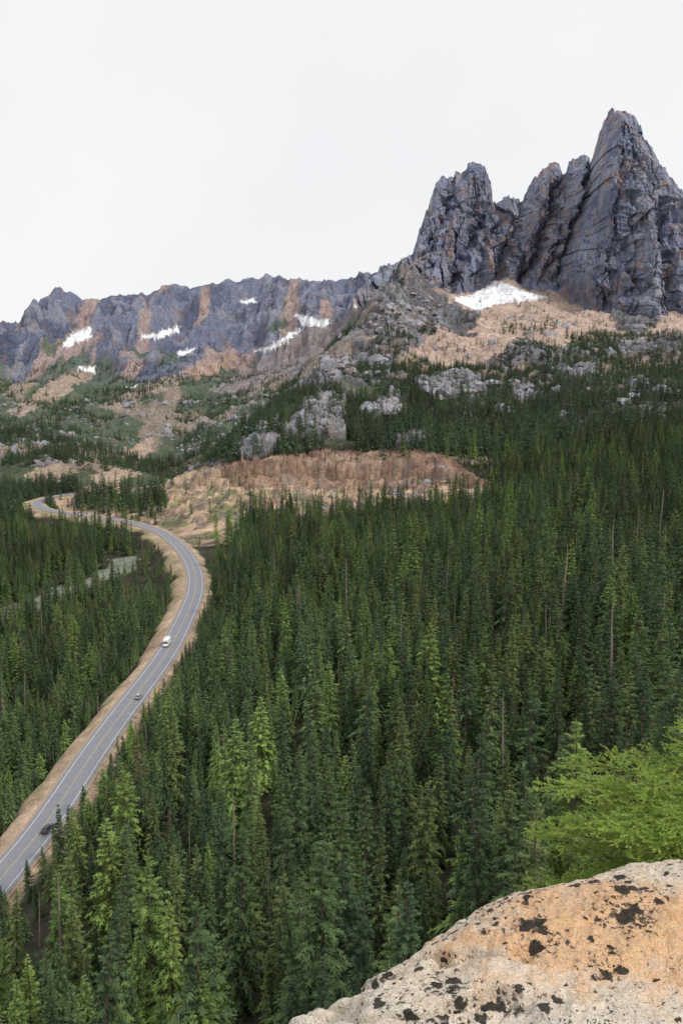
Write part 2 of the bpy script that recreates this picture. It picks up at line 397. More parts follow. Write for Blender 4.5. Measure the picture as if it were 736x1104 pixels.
# snow
SN=(.86,.88,.91)
for poly in ([(487,323),(510,318),(532,303),(548,306),(562,313),(590,320),(545,327),(512,334)],[(66,374),(78,360),(100,351),(98,360),(80,374)],[(150,363),(180,354),(198,351),(192,358),(165,366)],
    [(273,379),(300,367),(325,353),(320,338),(357,345),(352,352),(328,352),(312,368),(285,379)],[(82,395),(106,396),(104,401),(88,400)],[(258,324),(276,321),(275,326),(262,328)],[(190,380),(210,373),(208,380),(195,385)],[(132,417),(148,414),(146,418)],[(376,330),(386,325),(384,332)]):
    m=inpoly(U+n3*4+n1*2,V+n3*2,poly)&(y>1450);put(m,SN,0,1)
# road shoulders
inr=near&(rd<60)
sh=(1-sstep(0,3,rd-np.where(rs>0,np.where(upper,7,12)+5*wob,7.5+2*wob)))*inr
put(sh,(.46,.34,.24),0,.95)
put(inr*sstep(6,9,rd)*sh*sstep(-.1,.4,fbm(x/7,y/7,3,231)),(.19,.21,.08),0,.65)
CL=[(-60,676),(0,655),(40,642),(90,622),(125,603),(150,600),(140,618),(110,626),(60,655),(0,678)]
clear=inpoly(U+n3*9+n1*6,V+n3*5+n1*4,CL)&(y>200)&(y<700)
put(clear,(.20,.22,.17),0,1)  # pale clearing tone stands in for the misty grey streak over the valley
ob=mesh_np('terrain',np.stack([x,y,z],1),gridfaces(NR,NC),True,[M_ter])
setcol(ob,'Col',col);setf(ob,'rock',rock)
# ------------------------------------------------------------ spires
sk=[(385,312),(395,302),(415,293),(430,284),(444,276),(450,256),(456,238),(463,214),(470,199),(476,192),(488,189),(497,187),(503,179),(511,175),(518,179),(524,184),(528,198),(532,214),(540,216),(548,211),(556,216),(566,212),(571,201),(580,190),(590,180),(597,174),(602,175),(606,188),(610,184),(613,173),(620,168),(628,167),(634,175),(638,165),(642,148),(648,134),(654,123),(662,120),(672,123),(681,129),(687,139),(692,152),(700,166),(708,178),(716,184),(722,194),(736,207),(760,225),(790,232),(830,250),(880,300),(960,330)]
su=np.array([p[0] for p in sk],float);sv=np.array([p[1] for p in sk],float)
NU,NV=1000,520
uu=np.linspace(385,955,NU)
jag=facet(uu/9,uu*0+.3,881,1.5)*4.6+facet(uu/3.5,uu*0+.3,885,1.5)*2.4
vc=np.interp(uu,su,sv)+jag*.8+.8*fbm(uu/5,uu*0,3,301)
vb=np.interp(uu,[385,420,445,480,500,520,560,600,620,640,680,720,760,955],[330,345,345,345,322,312,308,316,325,338,362,358,350,350])
dcr=np.interp(uu,[385,440,475,525,535,568,600,632,645,665,700,736,960],[1650,1860,2110,2130,2220,2220,2170,2130,2040,1990,2010,2060,2200])
dbs=np.interp(uu,[385,440,480,510,540,600,640,700,736,960],[1600,1740,1850,1990,2010,1990,1840,1760,1780,1850])
tt=np.linspace(0,1,NV)
UU,TTt=np.meshgrid(uu,tt)
VV=vb+(vc-vb)*TTt
aa,TT_=pix(UU,VV)
g=TTt**1.2*.88+.12*sstep(.8,1,TTt)
YY=dbs+(dcr-dbs)*g
XX=aa*YY;ZZ=TT_*YY
def line(p0,p1,w):
    uc=p0[0]+(p1[0]-p0[0])*(VV-p0[1])/(p1[1]-p0[1])
    uc=uc+fbm(VV/10,VV*0+p0[0],4,401)*8
    s=sstep(p0[1]-15,p0[1]+25,VV)
    return np.maximum(0,1-np.abs(UU-uc)/w)*s
D=np.zeros_like(UU)
for p0,p1,w,h in [((640,168),(596,318),8,-66),((607,190),(562,312),7,-42),((533,214),(468,330),10,-50),((572,205),(530,305),6,-28),((700,172),(722,335),7,-26),((497,190),(452,290),5,-22),((655,200),(650,345),4,-14),((548,215),(510,300),4,-16),((620,180),(585,310),4,-16),((680,140),(672,340),3,-11),((665,160),(640,330),3,-10),((480,205),(460,290),3,-12),((590,215),(566,300),3,-12),((515,195),(490,300),4,-14),((710,200),(690,330),3,-10),
                  ((664,122),(622,330),32,85),((694,152),(690,352),28,62),((592,180),(548,315),16,42),((510,178),(478,270),20,50),((478,195),(448,300),14,35),((560,212),(520,310),12,30),((625,170),(600,300),8,28),((725,200),(745,340),20,40)]:
    D+=h*line(p0,p1,w)
wx=fbm(XX/60,ZZ/90,3,901)*.5
lowk=.6+.8*(1-TTt)
D+=(ridged((XX+ZZ*.35)/110,ZZ/260,3,411)-.6)*30
D+=facet((XX+ZZ*.30)/75+wx,ZZ/210,911,.9)*22*lowk
D+=facet((XX-ZZ*.22)/34+wx,ZZ/120,921,.9)*14*lowk
D+=facet((XX+ZZ*.12)/14+wx,ZZ/55,931,.9)*8
D+=facet((XX-ZZ*.1)/6,ZZ/20+wx,941,.9)*3.4
D+=(ridged(XX/22,ZZ/130,3,419)-.6)*13
fade=sstep(0,.10,TTt)*(1-.55*sstep(.85,1,TTt))
YY=YY-D*fade
XX=XX+facet(XX/30+9,ZZ/25,951)*4*sstep(0,.2,TTt)*(1-sstep(.9,1,TTt))
low=np.stack([XX[0],YY[0]+5,ZZ[0]-90],-1)[None]
backs=[]
for kk,(dy,dz) in enumerate([(8,-3),(25,-22),(60,-80),(140,-230),(260,-520)]):
    backs.append(np.stack([XX[-1]*(1+dy/2000),YY[-1]+dy+6*fbm(uu/9,uu*0,2,500+kk),ZZ[-1]+dz],-1)[None])
Vt=np.concatenate([low,np.stack([XX,YY,ZZ],-1)]+backs,0)
mesh_np('mountain_spires',Vt.reshape(-1,3),gridfaces(Vt.shape[0],NU),False,[M_sp])
# ------------------------------------------------------------ road
def strip(o0,o1,zoff,i0=0,i1=None):
    r=R[i0:i1];nn=RN[i0:i1]
    L=np.column_stack([r[:,:2]+nn*o0,r[:,2]+zoff]);Q=np.column_stack([r[:,:2]+nn*o1,r[:,2]+zoff])
    v=np.stack([L,Q],1).reshape(-1,3);return v,gridfaces(len(r),2)
na=NT('asphalt');oo=na.obj()
na.l(na.mix(na.noise(.5,7,oo,.75),(.15,.155,.18),(.30,.31,.345)),na.b.inputs['Base Color'])
M_as=na.m;M_wh=simple('white_road_paint',(.7,.7,.7),.6,.2,2);M_ye=simple('yellow_road_paint',(.52,.42,.20),.6,.3,2);M_gr=simple('gravel',(.34,.26,.19),.95,.3,2)
def join_strips(name,L):
    vs=[];fs=[];ms=[];o=0
    for (v,f),m in L:
        vs.append(v);fs.append(f+o);ms+= [m]*len(f);o+=len(v)
    return mesh_np(name,np.concatenate(vs),np.concatenate(fs),True,[M_as,M_wh,M_ye,M_gr],ms)
join_strips('road',[(strip(-5.6,5.6,-.12),3),(strip(-4.7,4.7,0),0),(strip(-3.7,-3.54,.03),1),(strip(3.54,3.7,.03),1),(strip(.07,.17,.03),2),(strip(-.17,-.07,.03),2)])
# ------------------------------------------------------------ conifers
def conifer(name,seed,H=20.,Rm=2.7,levels=44,nb=7,seg=4,leaf=None,dead=False,skirt=.06,fat=1.0):
    r=random.Random(seed);V_=[];F_=[];MI=[];TP=[]
    rings=9;ns=6
    lean=(r.uniform(-.02,.02),r.uniform(-.02,.02))
    def cx(zz): return (lean[0]*zz+.12*math.sin(zz*.4+seed),lean[1]*zz+.1*math.cos(zz*.33+seed))
    for i in range(rings+1):
        zz=H*i/rings;rr=.26*(1-i/rings)**.8+.02;c=cx(zz)
        for j in range(ns):
            an=2*math.pi*j/ns;V_.append((c[0]+rr*math.cos(an),c[1]+rr*math.sin(an),zz-1.0 if i==0 else zz));TP.append(0)
    for i in range(rings):
        for j in range(ns):
            A_=i*ns+j;B_=i*ns+(j+1)%ns
            F_.append((A_,B_,B_+ns));F_.append((A_,B_+ns,A_+ns));MI+=[0,0]
    def tri(a_,b_,c_,m,t0=0,t1=1):
        o=len(V_);V_.extend([a_,b_,c_]);TP.extend([t0,t0,t1]);F_.append((o,o+1,o+2));MI.append(m)
    bias=r.uniform(0,6.28)
    for kx in range(levels):
        f=(kx+r.uniform(-.3,.3))/levels
        zz=H*(skirt+(1-skirt)*f)
        if zz>H*.995: continue
        prof=(1-f)**.8*(.55+.45*min(1,f*6+.3))
        tier=r.uniform(.72,1.15)
        for b in range(nb if f<.85 else 5):
            if r.random()<(.75 if dead else .1): continue
            an=r.uniform(0,6.283)
            L=(Rm*prof*tier*r.choice([.6,.85,1,1.15])*r.uniform(.8,1.1)*(1+.18*math.cos(an-bias))+.18)
            if dead: L*=.7
            c=cx(zz);ca_,sa_=math.cos(an),math.sin(an)
            up=.25+.35*f;dr=.6-.35*f+r.uniform(-.1,.15)
            def pt(s,lat=0,dz=0):
                return (c[0]+ca_*L*s-sa_*lat,c[1]+sa_*L*s+ca_*lat,zz+L*(up*s-dr*s*s)+dz)
            w=.035
            tri(pt(0,w),pt(0,-w),pt(.9),0 ,0,0)
            if dead: continue
            for q in range(seg):
                s=(q+.5+r.uniform(-.3,.3))/seg
                if s<.12: continue
                tl=L*(.42*(1-s*.75))+.12
                for sd in (-1,1):
                    tw=(.11+.07*L*(1-s*.5))*fat
                    fo=tl*r.uniform(.35,.8)/max(L,.3)
                    dz=-r.uniform(.02,.30)*tl
                    tri(pt(max(0,s-tw*.5/L)),pt(min(1,s+tw*.9/L),0,.02),pt(s+fo,sd*tl*r.uniform(.7,1),dz),1,s*.5,s)
                    if (seg>=4 or fat>1) and r.random()<.7:
                        tri(pt(s,sd*.05),pt(s+.12*fat,sd*tl*.4,0),pt(s+.08,sd*tl*.3,-r.uniform(.25,.5)*fat),1,s*.4,s*.4)
            tw=(.09+.05*L)*fat
            tri(pt(.72,tw),pt(.72,-tw),pt(1.12,0,-.02),1,.6,1)
    if not dead:
        c=cx(H)
        for j in range(6):
            an=j*1.05;tri((c[0]+.13*fat*math.cos(an),c[1]+.13*fat*math.sin(an),H-.7*fat),(c[0]-.05*math.sin(an),c[1]+.05*math.cos(an),H-.1),(c[0],c[1],H+.25),1,.5,1)
    ob=mesh_np(name,V_,F_,False,[M_dead if dead else M_bark,leaf or M_leafA],MI,link=False)
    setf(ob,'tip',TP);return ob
colN=bpy.data.collections.new('conifer_kinds')
kinds=[conifer('fir_a',1,20,3.0,40,7,5,fat=.98),conifer('fir_b',2,20,3.8,38,7,5,fat=.98),conifer('fir_c',3,20,2.6,42,7,4,fat=1.05),conifer('fir_d',4,20,3.4,32,6,5,fat=1.05),conifer('fir_e',5,20,3.8,38,8,5,M_leafB,fat=.98),conifer('fir_f',6,20,2.1,40,6,3,fat=1.1)]
kinds+=[conifer('fir_g_dead',7,20,2.4,30,5,3,dead=True),conifer('fir_h_brown',8,20,2.2,34,5,3,M_brown)]
for k_ in kinds: colN.objects.link(k_)
colF=bpy.data.collections.new('conifer_kinds_far')
for i in range(4): colF.objects.link(conifer('ffir_%d'%i,20+i,20,[3.6,4.3,3.2,4.0][i],17,6,2,M_leafF,fat=2.4))
def scatter(name,P_,S_,RZ,IDX,coll):
    me=bpy.data.meshes.new(name);me.vertices.add(len(P_));me.vertices.foreach_set('co',np.asarray(P_,np.float32).ravel())
    at=me.attributes.new('scl','FLOAT_VECTOR','POINT');at.data.foreach_set('vector',np.asarray(S_,np.float32).ravel())
    at=me.attributes.new('rot','FLOAT_VECTOR','POINT');at.data.foreach_set('vector',np.asarray(RZ,np.float32).ravel())
    at=me.attributes.new('kid','INT','POINT');at.data.foreach_set('value',np.asarray(IDX,np.int32))
    ob=bpy.data.objects.new(name,me);scene.collection.objects.link(ob)
    ng=bpy.data.node_groups.new(name+'_nodes','GeometryNodeTree')
    ng.interface.new_socket('Geometry',in_out='INPUT',socket_type='NodeSocketGeometry');ng.interface.new_socket('Geometry',in_out='OUTPUT',socket_type='NodeSocketGeometry')
    gi=ng.nodes.new('NodeGroupInput');go=ng.nodes.new('NodeGroupOutput');ip=ng.nodes.new('GeometryNodeInstanceOnPoints')
    ci=ng.nodes.new('GeometryNodeCollectionInfo');ci.inputs['Collection'].default_value=coll;ci.inputs['Separate Children'].default_value=True;ci.inputs['Reset Children'].default_value=True
    def na_(nm,ty):
        q=ng.nodes.new('GeometryNodeInputNamedAttribute');q.data_type=ty;q.inputs['Name'].default_value=nm
        return next(o for o in q.outputs if o.enabled and o.name=='Attribute')
    L=ng.links.new
    L(gi.outputs[0],ip.inputs['Points']);L(ci.outputs[0],ip.inputs['Instance']);ip.inputs['Pick Instance'].default_value=True
    L(na_('kid','INT'),ip.inputs['Instance Index']);L(na_('rot','FLOAT_VECTOR'),ip.inputs['Rotation']);L(na_('scl','FLOAT_VECTOR'),ip.inputs['Scale'])
    L(ip.outputs[0],go.inputs[0])
    md=ob.modifiers.new('scatter','NODES');md.node_group=ng;return ob
def cand(y0,y1,area,amin=-.62,amax=.62):
    N=int((amax-amin)*(y1*y1-y0*y0)/2/area)
    yy=np.sqrt(rng.uniform(y0*y0,y1*y1,N));aa_=rng.uniform(amin,amax,N);return aa_,yy
parts=[cand(55,420,24),cand(420,900,29),cand(900,1500,38),cand(1500,2700,75)]
ta=np.concatenate([p[0] for p in parts]);ty=np.concatenate([p[1] for p in parts])
tx=ta*ty;tz=height(ta,ty);tU,tV=topix(ta,tz/ty)
m1=fbm(tx/60,ty/60,5,91);m3=fbm(tx/18,ty/18,4,99);pn=fbm(tx/90,ty/90,4,601)
Um=tU+m3*8;Vm=tV+m1*5+m3*3
dens=np.zeros(len(tx))
dens[ty<560]=1
forest=[(215,640),(238,598),(262,568),(300,552),(330,564),(380,556),(430,542),(500,545),(530,526),(500,500),(484,480),(488,445),(540,418),(548,395),(600,385),(650,372),(736,360),(1200,350),(1200,1500),(200,1500)]
inF=inpoly(Um,Vm,forest);dens[inF]=1
left=(ty<1000)&(ty>=480)&(Um<215)&(Vm>523)
dens[left]=1
tanz=inpoly(Um,Vm,[(95,522),(160,508),(205,508),(250,500),(345,486),(480,490),(528,524),(500,540),(430,536),(380,550),(330,558),(300,548),(262,565),(238,595),(215,632),(196,590),(160,566),(60,556),(60,540)])&(ty>500)&(ty<1000)
dens[tanz]=.05
clump=inpoly(Um,Vm,[(78,552),(90,534),(130,527),(178,534),(182,548),(165,560),(120,556)])&(ty>600)&(ty<900);dens[clump]=.9
mid=((ty>=745)|((ty>600)&(Um>400)))&(ty<2300)&~inF&(Vm<502)&~tanz
dens[mid]=.95*sstep(-.18,.14,pn[mid]+.25*sstep(345,420,tV[mid])-.12)
dz_=(ty>640)&(ty<1150)&(Um>385)&(Um<500)&(Vm>430)&(Vm<492)&~tanz;dens[dz_]=.95
scr=inpoly(Um,Vm,[(440,378),(475,352),(480,290),(600,280),(660,320),(800,315),(800,350),(690,360),(640,358),(560,368),(520,388),(475,394)])&(ty>1000)
dens[scr]=.03
gg=inpoly(Um,Vm,[(540,348),(600,345),(598,358),(545,362)])&(ty>1200);dens[gg]=.7
fanz=inpoly(Um,Vm,[(225,425),(290,382),(330,352),(372,345),(365,375),(320,402),(260,425)])&(ty>1800);dens[fanz]=0
hi=(ty>=2300);dens[hi]=.6*sstep(0,.25,pn[hi]+.1)*(tV[hi]>392)
lv=(ty>1150)&(ty<2300)&(Um<300);dens[lv]=.9*sstep(-.15,.12,pn[lv]-.02)
for poly,ya,yb,hh in SL:
    m=inpoly(tU+m3*10+m1*8,tV+m1*5+m3*3,poly)&(ty>ya)&(ty<yb);dens[m]=.12
cl=inpoly(tU+m3*9+m1*6,tV+m3*5+m1*4,CL)&(ty>200)&(ty<700)
dens[cl]=.8
keep=rng.random(len(tx))<dens
tx,ty,tz,tU,tV,ta,cl=[q[keep] for q in (tx,ty,tz,tU,tV,ta,cl)]
Ht=np.clip(rng.normal(16.5,6,len(tx)),4.5,29)
Ht=np.where(ty>800,np.clip(rng.normal(14.5,3.8,len(tx)),5,22),Ht)
Ht=np.where((ty>800)&(tV<420),Ht*.75,Ht)
Ht=np.where(ty>1600,Ht*.8,Ht)
Ht=np.where(cl,rng.uniform(1.5,4,len(tx)),Ht)
tz2=(ty>560)&(ty<820)&(tV>495)&(tU>180)&(tU<530)&(tV<550);Ht=np.where(tz2,np.minimum(Ht,4+6*rng.random(len(tx))),Ht)
shr=inpoly(tU,tV,[(95,622),(180,590),(184,640),(150,655)])&(ty<700);Ht=np.where(shr,Ht*.4,Ht)
sel=np.where((ty>100)&(ty<900)&(ta<.35))[0]
ok=np.ones(len(tx),bool)
d0,s0,z0,_=road_dist(tx[sel],ty[sel])
lim=np.where(s0>0,14,9)+3*fbm(tx[sel]/14,ty[sel]/14,3,71)
ok[sel[d0<lim]]=False
Ht[sel]=np.where(d0<22,np.minimum(Ht[sel],9+4*rng.random(len(sel))),Ht[sel])
for it in range(3):
    hid=np.zeros(len(sel),bool)
    top=tz[sel]+Ht[sel]
    for kf in (.25,.5,.75,1.0):
        zr=-108
        fac=np.where(top<-60,1+(np.maximum(zr/top,1)-1)*kf,1)
        dd,_,rz_,_=road_dist(tx[sel]*fac,ty[sel]*fac)
        zray=top*fac
        hid|=(dd<4.5)&(zray>rz_-14)&(fac>1.001)&(zray<rz_+Ht[sel])
    if it<2: Ht[sel]=np.where(hid,Ht[sel]*.72,Ht[sel])
    else: ok[sel[hid&(rng.random(len(sel))<.85)]]=False
tx,ty,tz,tU,tV,ta,Ht,cl=[q[ok] for q in (tx,ty,tz,tU,tV,ta,Ht,cl)]
N=len(tx)
wid=rng.uniform(.75,1.2,N)*np.where(Ht<12,1.3,1)
S=np.stack([Ht/20*wid,Ht/20*wid,Ht/20],1)
RZ=np.stack([rng.normal(0,.025,N),rng.normal(0,.025,N),rng.uniform(0,6.28,N)],1)
kid=rng.choice(6,N,p=[.25,.17,.21,.18,.07,.12]);rr=rng.random(N);kid=np.where(rr<.03,6,kid);kid=np.where((rr>=.03)&(rr<.042),7,kid);kid=np.where(cl&(rng.random(N)<.6),6,kid)
P3=np.stack([tx,ty,tz-.3],1)
nearT=(ty<112)&(np.abs(ta)<.5)
nf=(ty<700)&~nearT;ff=ty>=700
scatter('conifer_forest',P3[nf],S[nf],RZ[nf],kid[nf],colN)
scatter('distant_conifer_forest',P3[ff],S[ff],RZ[ff],rng.integers(0,4,ff.sum()),colF)
for i in np.where(nearT)[0]:
    kd=int(kid[i])
    if kd==7: kd=1
    if kd<6 and tU[i]<300 and random.random()<.4: kd=4
    o=bpy.data.objects.new('dead_tree' if kd==6 else 'fir_tree',kinds[kd].data);scene.collection.objects.link(o)
    o.location=P3[i];o.rotation_euler=RZ[i];o.scale=S[i]
print('trees',N,'near',int(nearT.sum()))
# boulders and outcrops
mo=NT('outcrop_rock');oo=mo.obj();oi=mo.n('ShaderNodeObjectInfo')
cb=mo.ramp(mo.noise(1.3,6,oo,.7),[(.3,(.15,.155,.19)),(.5,(.29,.29,.325)),(.7,(.45,.44,.45))])
cb=mo.mix(mo.g(oi.outputs['Random'],.6,1,0,.5),cb,(.44,.33,.26));mo.l(cb,mo.b.inputs['Base Color'])
colR=bpy.data.collections.new('boulder_kinds')
for i in range(5):
    bm=bmesh.new();r_=random.Random(60+i)
    for k_ in range(26):
        th=r_.uniform(0,6.283);ph=r_.uniform(-.4,1.3);q=r_.uniform(.8,1.1)
        bm.verts.new((q*math.cos(th)*math.cos(ph),q*math.sin(th)*math.cos(ph)*.8,q*math.sin(ph)*r_.uniform(.6,.95)))
    bmesh.ops.convex_hull(bm,input=bm.verts[:])
    bmesh.ops.subdivide_edges(bm,edges=bm.edges[:],cuts=2,use_grid_fill=True)
    for v_ in bm.verts:
        v_.co+=Vector((r_.gauss(0,.05),r_.gauss(0,.05),r_.gauss(0,.06)))
    me=bpy.data.meshes.new('boulder_%d'%i);bm.to_mesh(me);bm.free();me.materials.append(mo.m)
    colR.objects.link(bpy.data.objects.new('boulder_%d'%i,me))
ba,by=cand(560,2000,90,-.5,.6);bx=ba*by;bz=height(ba,by);bU,bV=topix(ba,bz/by)
dn=np.where((by>760)&(bV<500),.45*sstep(0,.25,fbm(bx/60,by/60,5,91)*.6+fbm(bx/250,by/250,4,95)*.4+(ridged(bx/170,by/230,5,11)-.6)*1.5),0)
for poly,ya,yb,hh in SL:
    dn=np.where(inpoly(bU,bV,poly)&(by>ya)&(by<yb),.9,dn)
dn=np.where(inpoly(bU,bV,[(440,372),(475,350),(480,290),(600,280),(660,330),(800,315),(800,350),(690,358),(640,356),(560,366),(520,384),(475,388)]),.05,dn)
tzz=inpoly(bU,bV,[(180,510),(345,490),(480,496),(525,520),(430,538),(330,558),(262,562),(220,600)])&(by<900);dn=np.where(tzz,.3,dn)
dn=np.where(inpoly(bU,bV,[(480,290),(600,290),(600,338),(480,340)]),0,dn)
kb=rng.random(len(ba))<dn
bs=(rng.pareto(2.2,len(ba))+.6)*3.0;bs=np.clip(bs,1.2,13)*np.where(by<850,.4,1)
rdb=road_dist(bx[kb],by[kb])[0];ix=np.where(kb)[0][rdb>13]
scatter('rock_outcrops',np.stack([bx,by,bz-bs*.25],1)[ix],np.stack([bs*rng.uniform(.8,1.6,len(bs)),bs,bs*rng.uniform(.6,1.3,len(bs))],1)[ix],np.stack([rng.normal(0,.25,len(bs)),rng.normal(0,.25,len(bs)),rng.uniform(0,6.28,len(bs))],1)[ix],rng.integers(0,5,len(ix)),colR)
# ------------------------------------------------------------ vehicles
M_glass=simple('car_glass',(.03,.035,.045),.1,.1,2,0,.6);M_tyre=simple('tyre_rubber',(.02,.02,.02),.8);M_hub=simple('wheel_hub',(.5,.5,.5),.3,.1,10,.8);M_lamp=simple('lamp_lens',(.8,.8,.75),.2);M_red=simple('tail_lamp',(.5,.02,.02),.3)
def prism(nm,prof,w0,w1,mat,parent,bev=.05):
    bm=bmesh.new();zs=[p[1] for p in prof];zlo,zhi=min(zs),max(zs)
    def w(zv): return w0+(w1-w0)*(zv-zlo)/(zhi-zlo)
    A_=[bm.verts.new((p[0],-w(p[1])/2,p[1])) for p in prof];B_=[bm.verts.new((p[0],w(p[1])/2,p[1])) for p in prof]
    bm.faces.new(A_);bm.faces.new(B_[::-1])
    for i in range(len(prof)): bm.faces.new([A_[i],B_[i],B_[(i+1)%len(prof)],A_[(i+1)%len(prof)]])
    bmesh.ops.recalc_face_normals(bm,faces=bm.faces)
    if bev: bmesh.ops.bevel(bm,geom=bm.edges[:],offset=bev,segments=2,affect='EDGES')
    me=bpy.data.meshes.new(nm);bm.to_mesh(me);bm.free();me.materials.append(mat)
    o=bpy.data.objects.new(nm,me);scene.collection.objects.link(o);o.parent=parent;return o
def wheel(nm,xx,yy,r_,parent):
    bm=bmesh.new();bmesh.ops.create_cone(bm,cap_ends=True,segments=20,radius1=r_,radius2=r_,depth=.22)
    bmesh.ops.bevel(bm,geom=[e for e in bm.edges if abs(e.verts[0].co.z-e.verts[1].co.z)<1e-4],offset=.03,segments=1,affect='EDGES')
    nfc=len(bm.faces)
    rr_=bmesh.ops.create_cone(bm,cap_ends=True,segments=12,radius1=r_*.55,radius2=r_*.5,depth=.25)
    bm.faces.ensure_lookup_table()
    for f_ in bm.faces[nfc:]: f_.material_index=1
    me=bpy.data.meshes.new(nm);bm.to_mesh(me);bm.free();me.materials.append(M_tyre);me.materials.append(M_hub)
    o=bpy.data.objects.new(nm,me);scene.collection.objects.link(o);o.parent=parent;o.location=(xx,yy,r_);o.rotation_euler=(math.pi/2,0,0)
def place(e,u,v,lane,flip):
    a_,T_=pix(u,v);tU_,tV_=topix(R[:,0]/R[:,1],R[:,2]/R[:,1])
    k_=int(np.argmin((tU_-u)**2+(tV_-v)**2));c=R[k_];nn=RN[k_];t_=RT[k_]
    e.location=(c[0]+nn[0]*lane,c[1]+nn[1]*lane,c[2]+.04);e.rotation_euler=(0,0,math.atan2(t_[1],t_[0])+(math.pi if flip else 0))
def car(name,colr,u,v,lane,flip):
    e=bpy.data.objects.new(name,None);scene.collection.objects.link(e);mt=simple(name+'_paint',colr,.3,.05,3,.2,.5)
    prism('body',[(-2.25,.35),(-2.3,.75),(-2.15,1.0),(-1.1,1.05),(.95,1.0),(2.1,.85),(2.3,.65),(2.25,.32)],1.8,1.72,mt,e,.07)
    prism('cabin_glass',[(-2.0,.98),(-1.5,1.42),(.15,1.45),(1.05,.98)],1.62,1.3,M_glass,e,.04)
    prism('roof',[(-1.5,1.41),(-1.35,1.5),(.0,1.52),(.2,1.43)],1.36,1.28,mt,e,.02)
    for i,(xx,yy) in enumerate([(1.4,.82),(1.4,-.82),(-1.4,.82),(-1.4,-.82)]): wheel('wheel_%d'%(i+1),xx,yy,.33,e)
    for i,yy in enumerate((.6,-.6)):
        o=prism('headlight_%d'%(i+1),[(2.2,.6),(2.2,.76),(2.32,.72),(2.33,.6)],.35,.35,M_lamp,e,.01);o.location.y=yy
        o=prism('tail_light_%d'%(i+1),[(-2.33,.75),(-2.3,.92),(-2.2,.92),(-2.2,.75)],.3,.3,M_red,e,.01);o.location.y=yy
    place(e,u,v,lane,flip)
def camper(name,u,v,lane,flip):
    e=bpy.data.objects.new(name,None);scene.collection.objects.link(e);mt=simple(name+'_paint',(.78,.78,.77),.4,.03,3)
    prism('living_box',[(-3.6,.6),(-3.6,3.0),(1.2,3.05),(2.3,2.9),(2.35,2.15),(1.2,2.05),(1.1,.6)],2.3,2.26,mt,e,.08)
    prism('cab',[(1.05,.5),(1.05,2.0),(1.7,1.98),(2.35,1.35),(3.2,1.15),(3.3,.5)],2.0,1.8,mt,e,.07)
    prism('windscreen',[(1.75,1.4),(1.8,1.95),(1.9,1.93),(2.42,1.36)],1.86,1.6,M_glass,e,.02)
    for yy in (1.14,-1.14):
        o=prism('side_window',[(-2.4,1.6),(-2.4,2.2),(-1.0,2.2),(-1.0,1.6)],.06,.06,M_glass,e,.01);o.location.y=yy
    for i,(xx,yy) in enumerate([(2.3,.9),(2.3,-.9),(-2.2,.98),(-2.2,-.98)]): wheel('wheel_%d'%(i+1),xx,yy,.4,e)
    place(e,u,v,lane,flip)
car('sedan_car',(.05,.055,.07),46,896,-1.9,False)
camper('motorhome',187,696,1.9,True)
car('hatchback_car',(.42,.43,.46),147,753,-1.9,False)
# ------------------------------------------------------------ foreground boulder
edge=np.array([(-3,-.7),(-1.3,.8),(-.6,1.5),(-.19,1.86),(.10,2.07),(.33,2.25),(.57,2.45),(.93,2.60),(1.2,2.66),(2.0,2.79),(4,2.95)])
gx_=np.linspace(-1.6,3.0,800);gy_=np.linspace(-.6,3.7,760)
GX,GY=np.meshgrid(gx_,gy_);px=GX.ravel();py=GY.ravel()
best=np.full(px.shape,1e9);sg=np.ones(px.shape)
for i in range(len(edge)-1):
    p=edge[i];q=edge[i+1];d_=q-p;L2=d_@d_
    tq=np.clip(((px-p[0])*d_[0]+(py-p[1])*d_[1])/L2,0,1)
    ex=px-(p[0]+tq*d_[0]);ey=py-(p[1]+tq*d_[1]);dd=np.hypot(ex,ey)
    s_=np.sign(d_[0]*(py-p[1])-d_[1]*(px-p[0]))
    m=dd<best;best=np.where(m,dd,best);sg=np.where(m,s_,sg)
sd=best*sg+.05*fbm(px*2.6,py*2.6,5,701)
w_=np.maximum(0,sd+.32)
pz=-1.54-1.05*w_**2-np.maximum(0,sd-.1)*1.5+.05*fbm(px*1.3,py*1.3,4,711)+.022*fbm(px*7,py*7,4,715)+.009*fbm(px*26,py*26,3,719)+.004*fbm(px*80,py*80,2,721)
pz-=.05*sstep(.86,.97,1-np.abs(fbm(px*1.4+2,py*2.2,4,723))*2.2)*sstep(-.2,.3,fbm(px*.8,py*.8,2,727))
pz+=.02*facet(px*3.1+fbm(px*4,py*4,2,3)*.3,py*3.1,731)
pz=np.maximum(pz,-5)
ob=mesh_np('granite_boulder',np.stack([px,py,pz],1),gridfaces(760,800),True,[mat_granite_fg()])
st=np.exp(-(((px-.78)/.42)**2+((py-2.2)/.30)**2))
setf(ob,'stain',st)
li=np.zeros(len(px))
for cx0,cy0,rr0,h0 in [(.27,1.98,.10,.6),(.43,1.88,.07,.7),(.86,2.2,.06,.7),(.55,2.2,.05,.5),(1.05,2.5,.12,.45),(.12,1.9,.06,.5),(.62,2.38,.08,.4),(1.2,2.3,.08,.4),(.35,2.1,.05,.5),(.2,1.8,.08,.5),(.7,2.0,.05,.5),(1.0,2.35,.05,.5)]:
    li=np.maximum(li,h0*np.exp(-((px-cx0)**2+(py-cy0)**2)/(rr0*rr0)))
setf(ob,'lich',li)
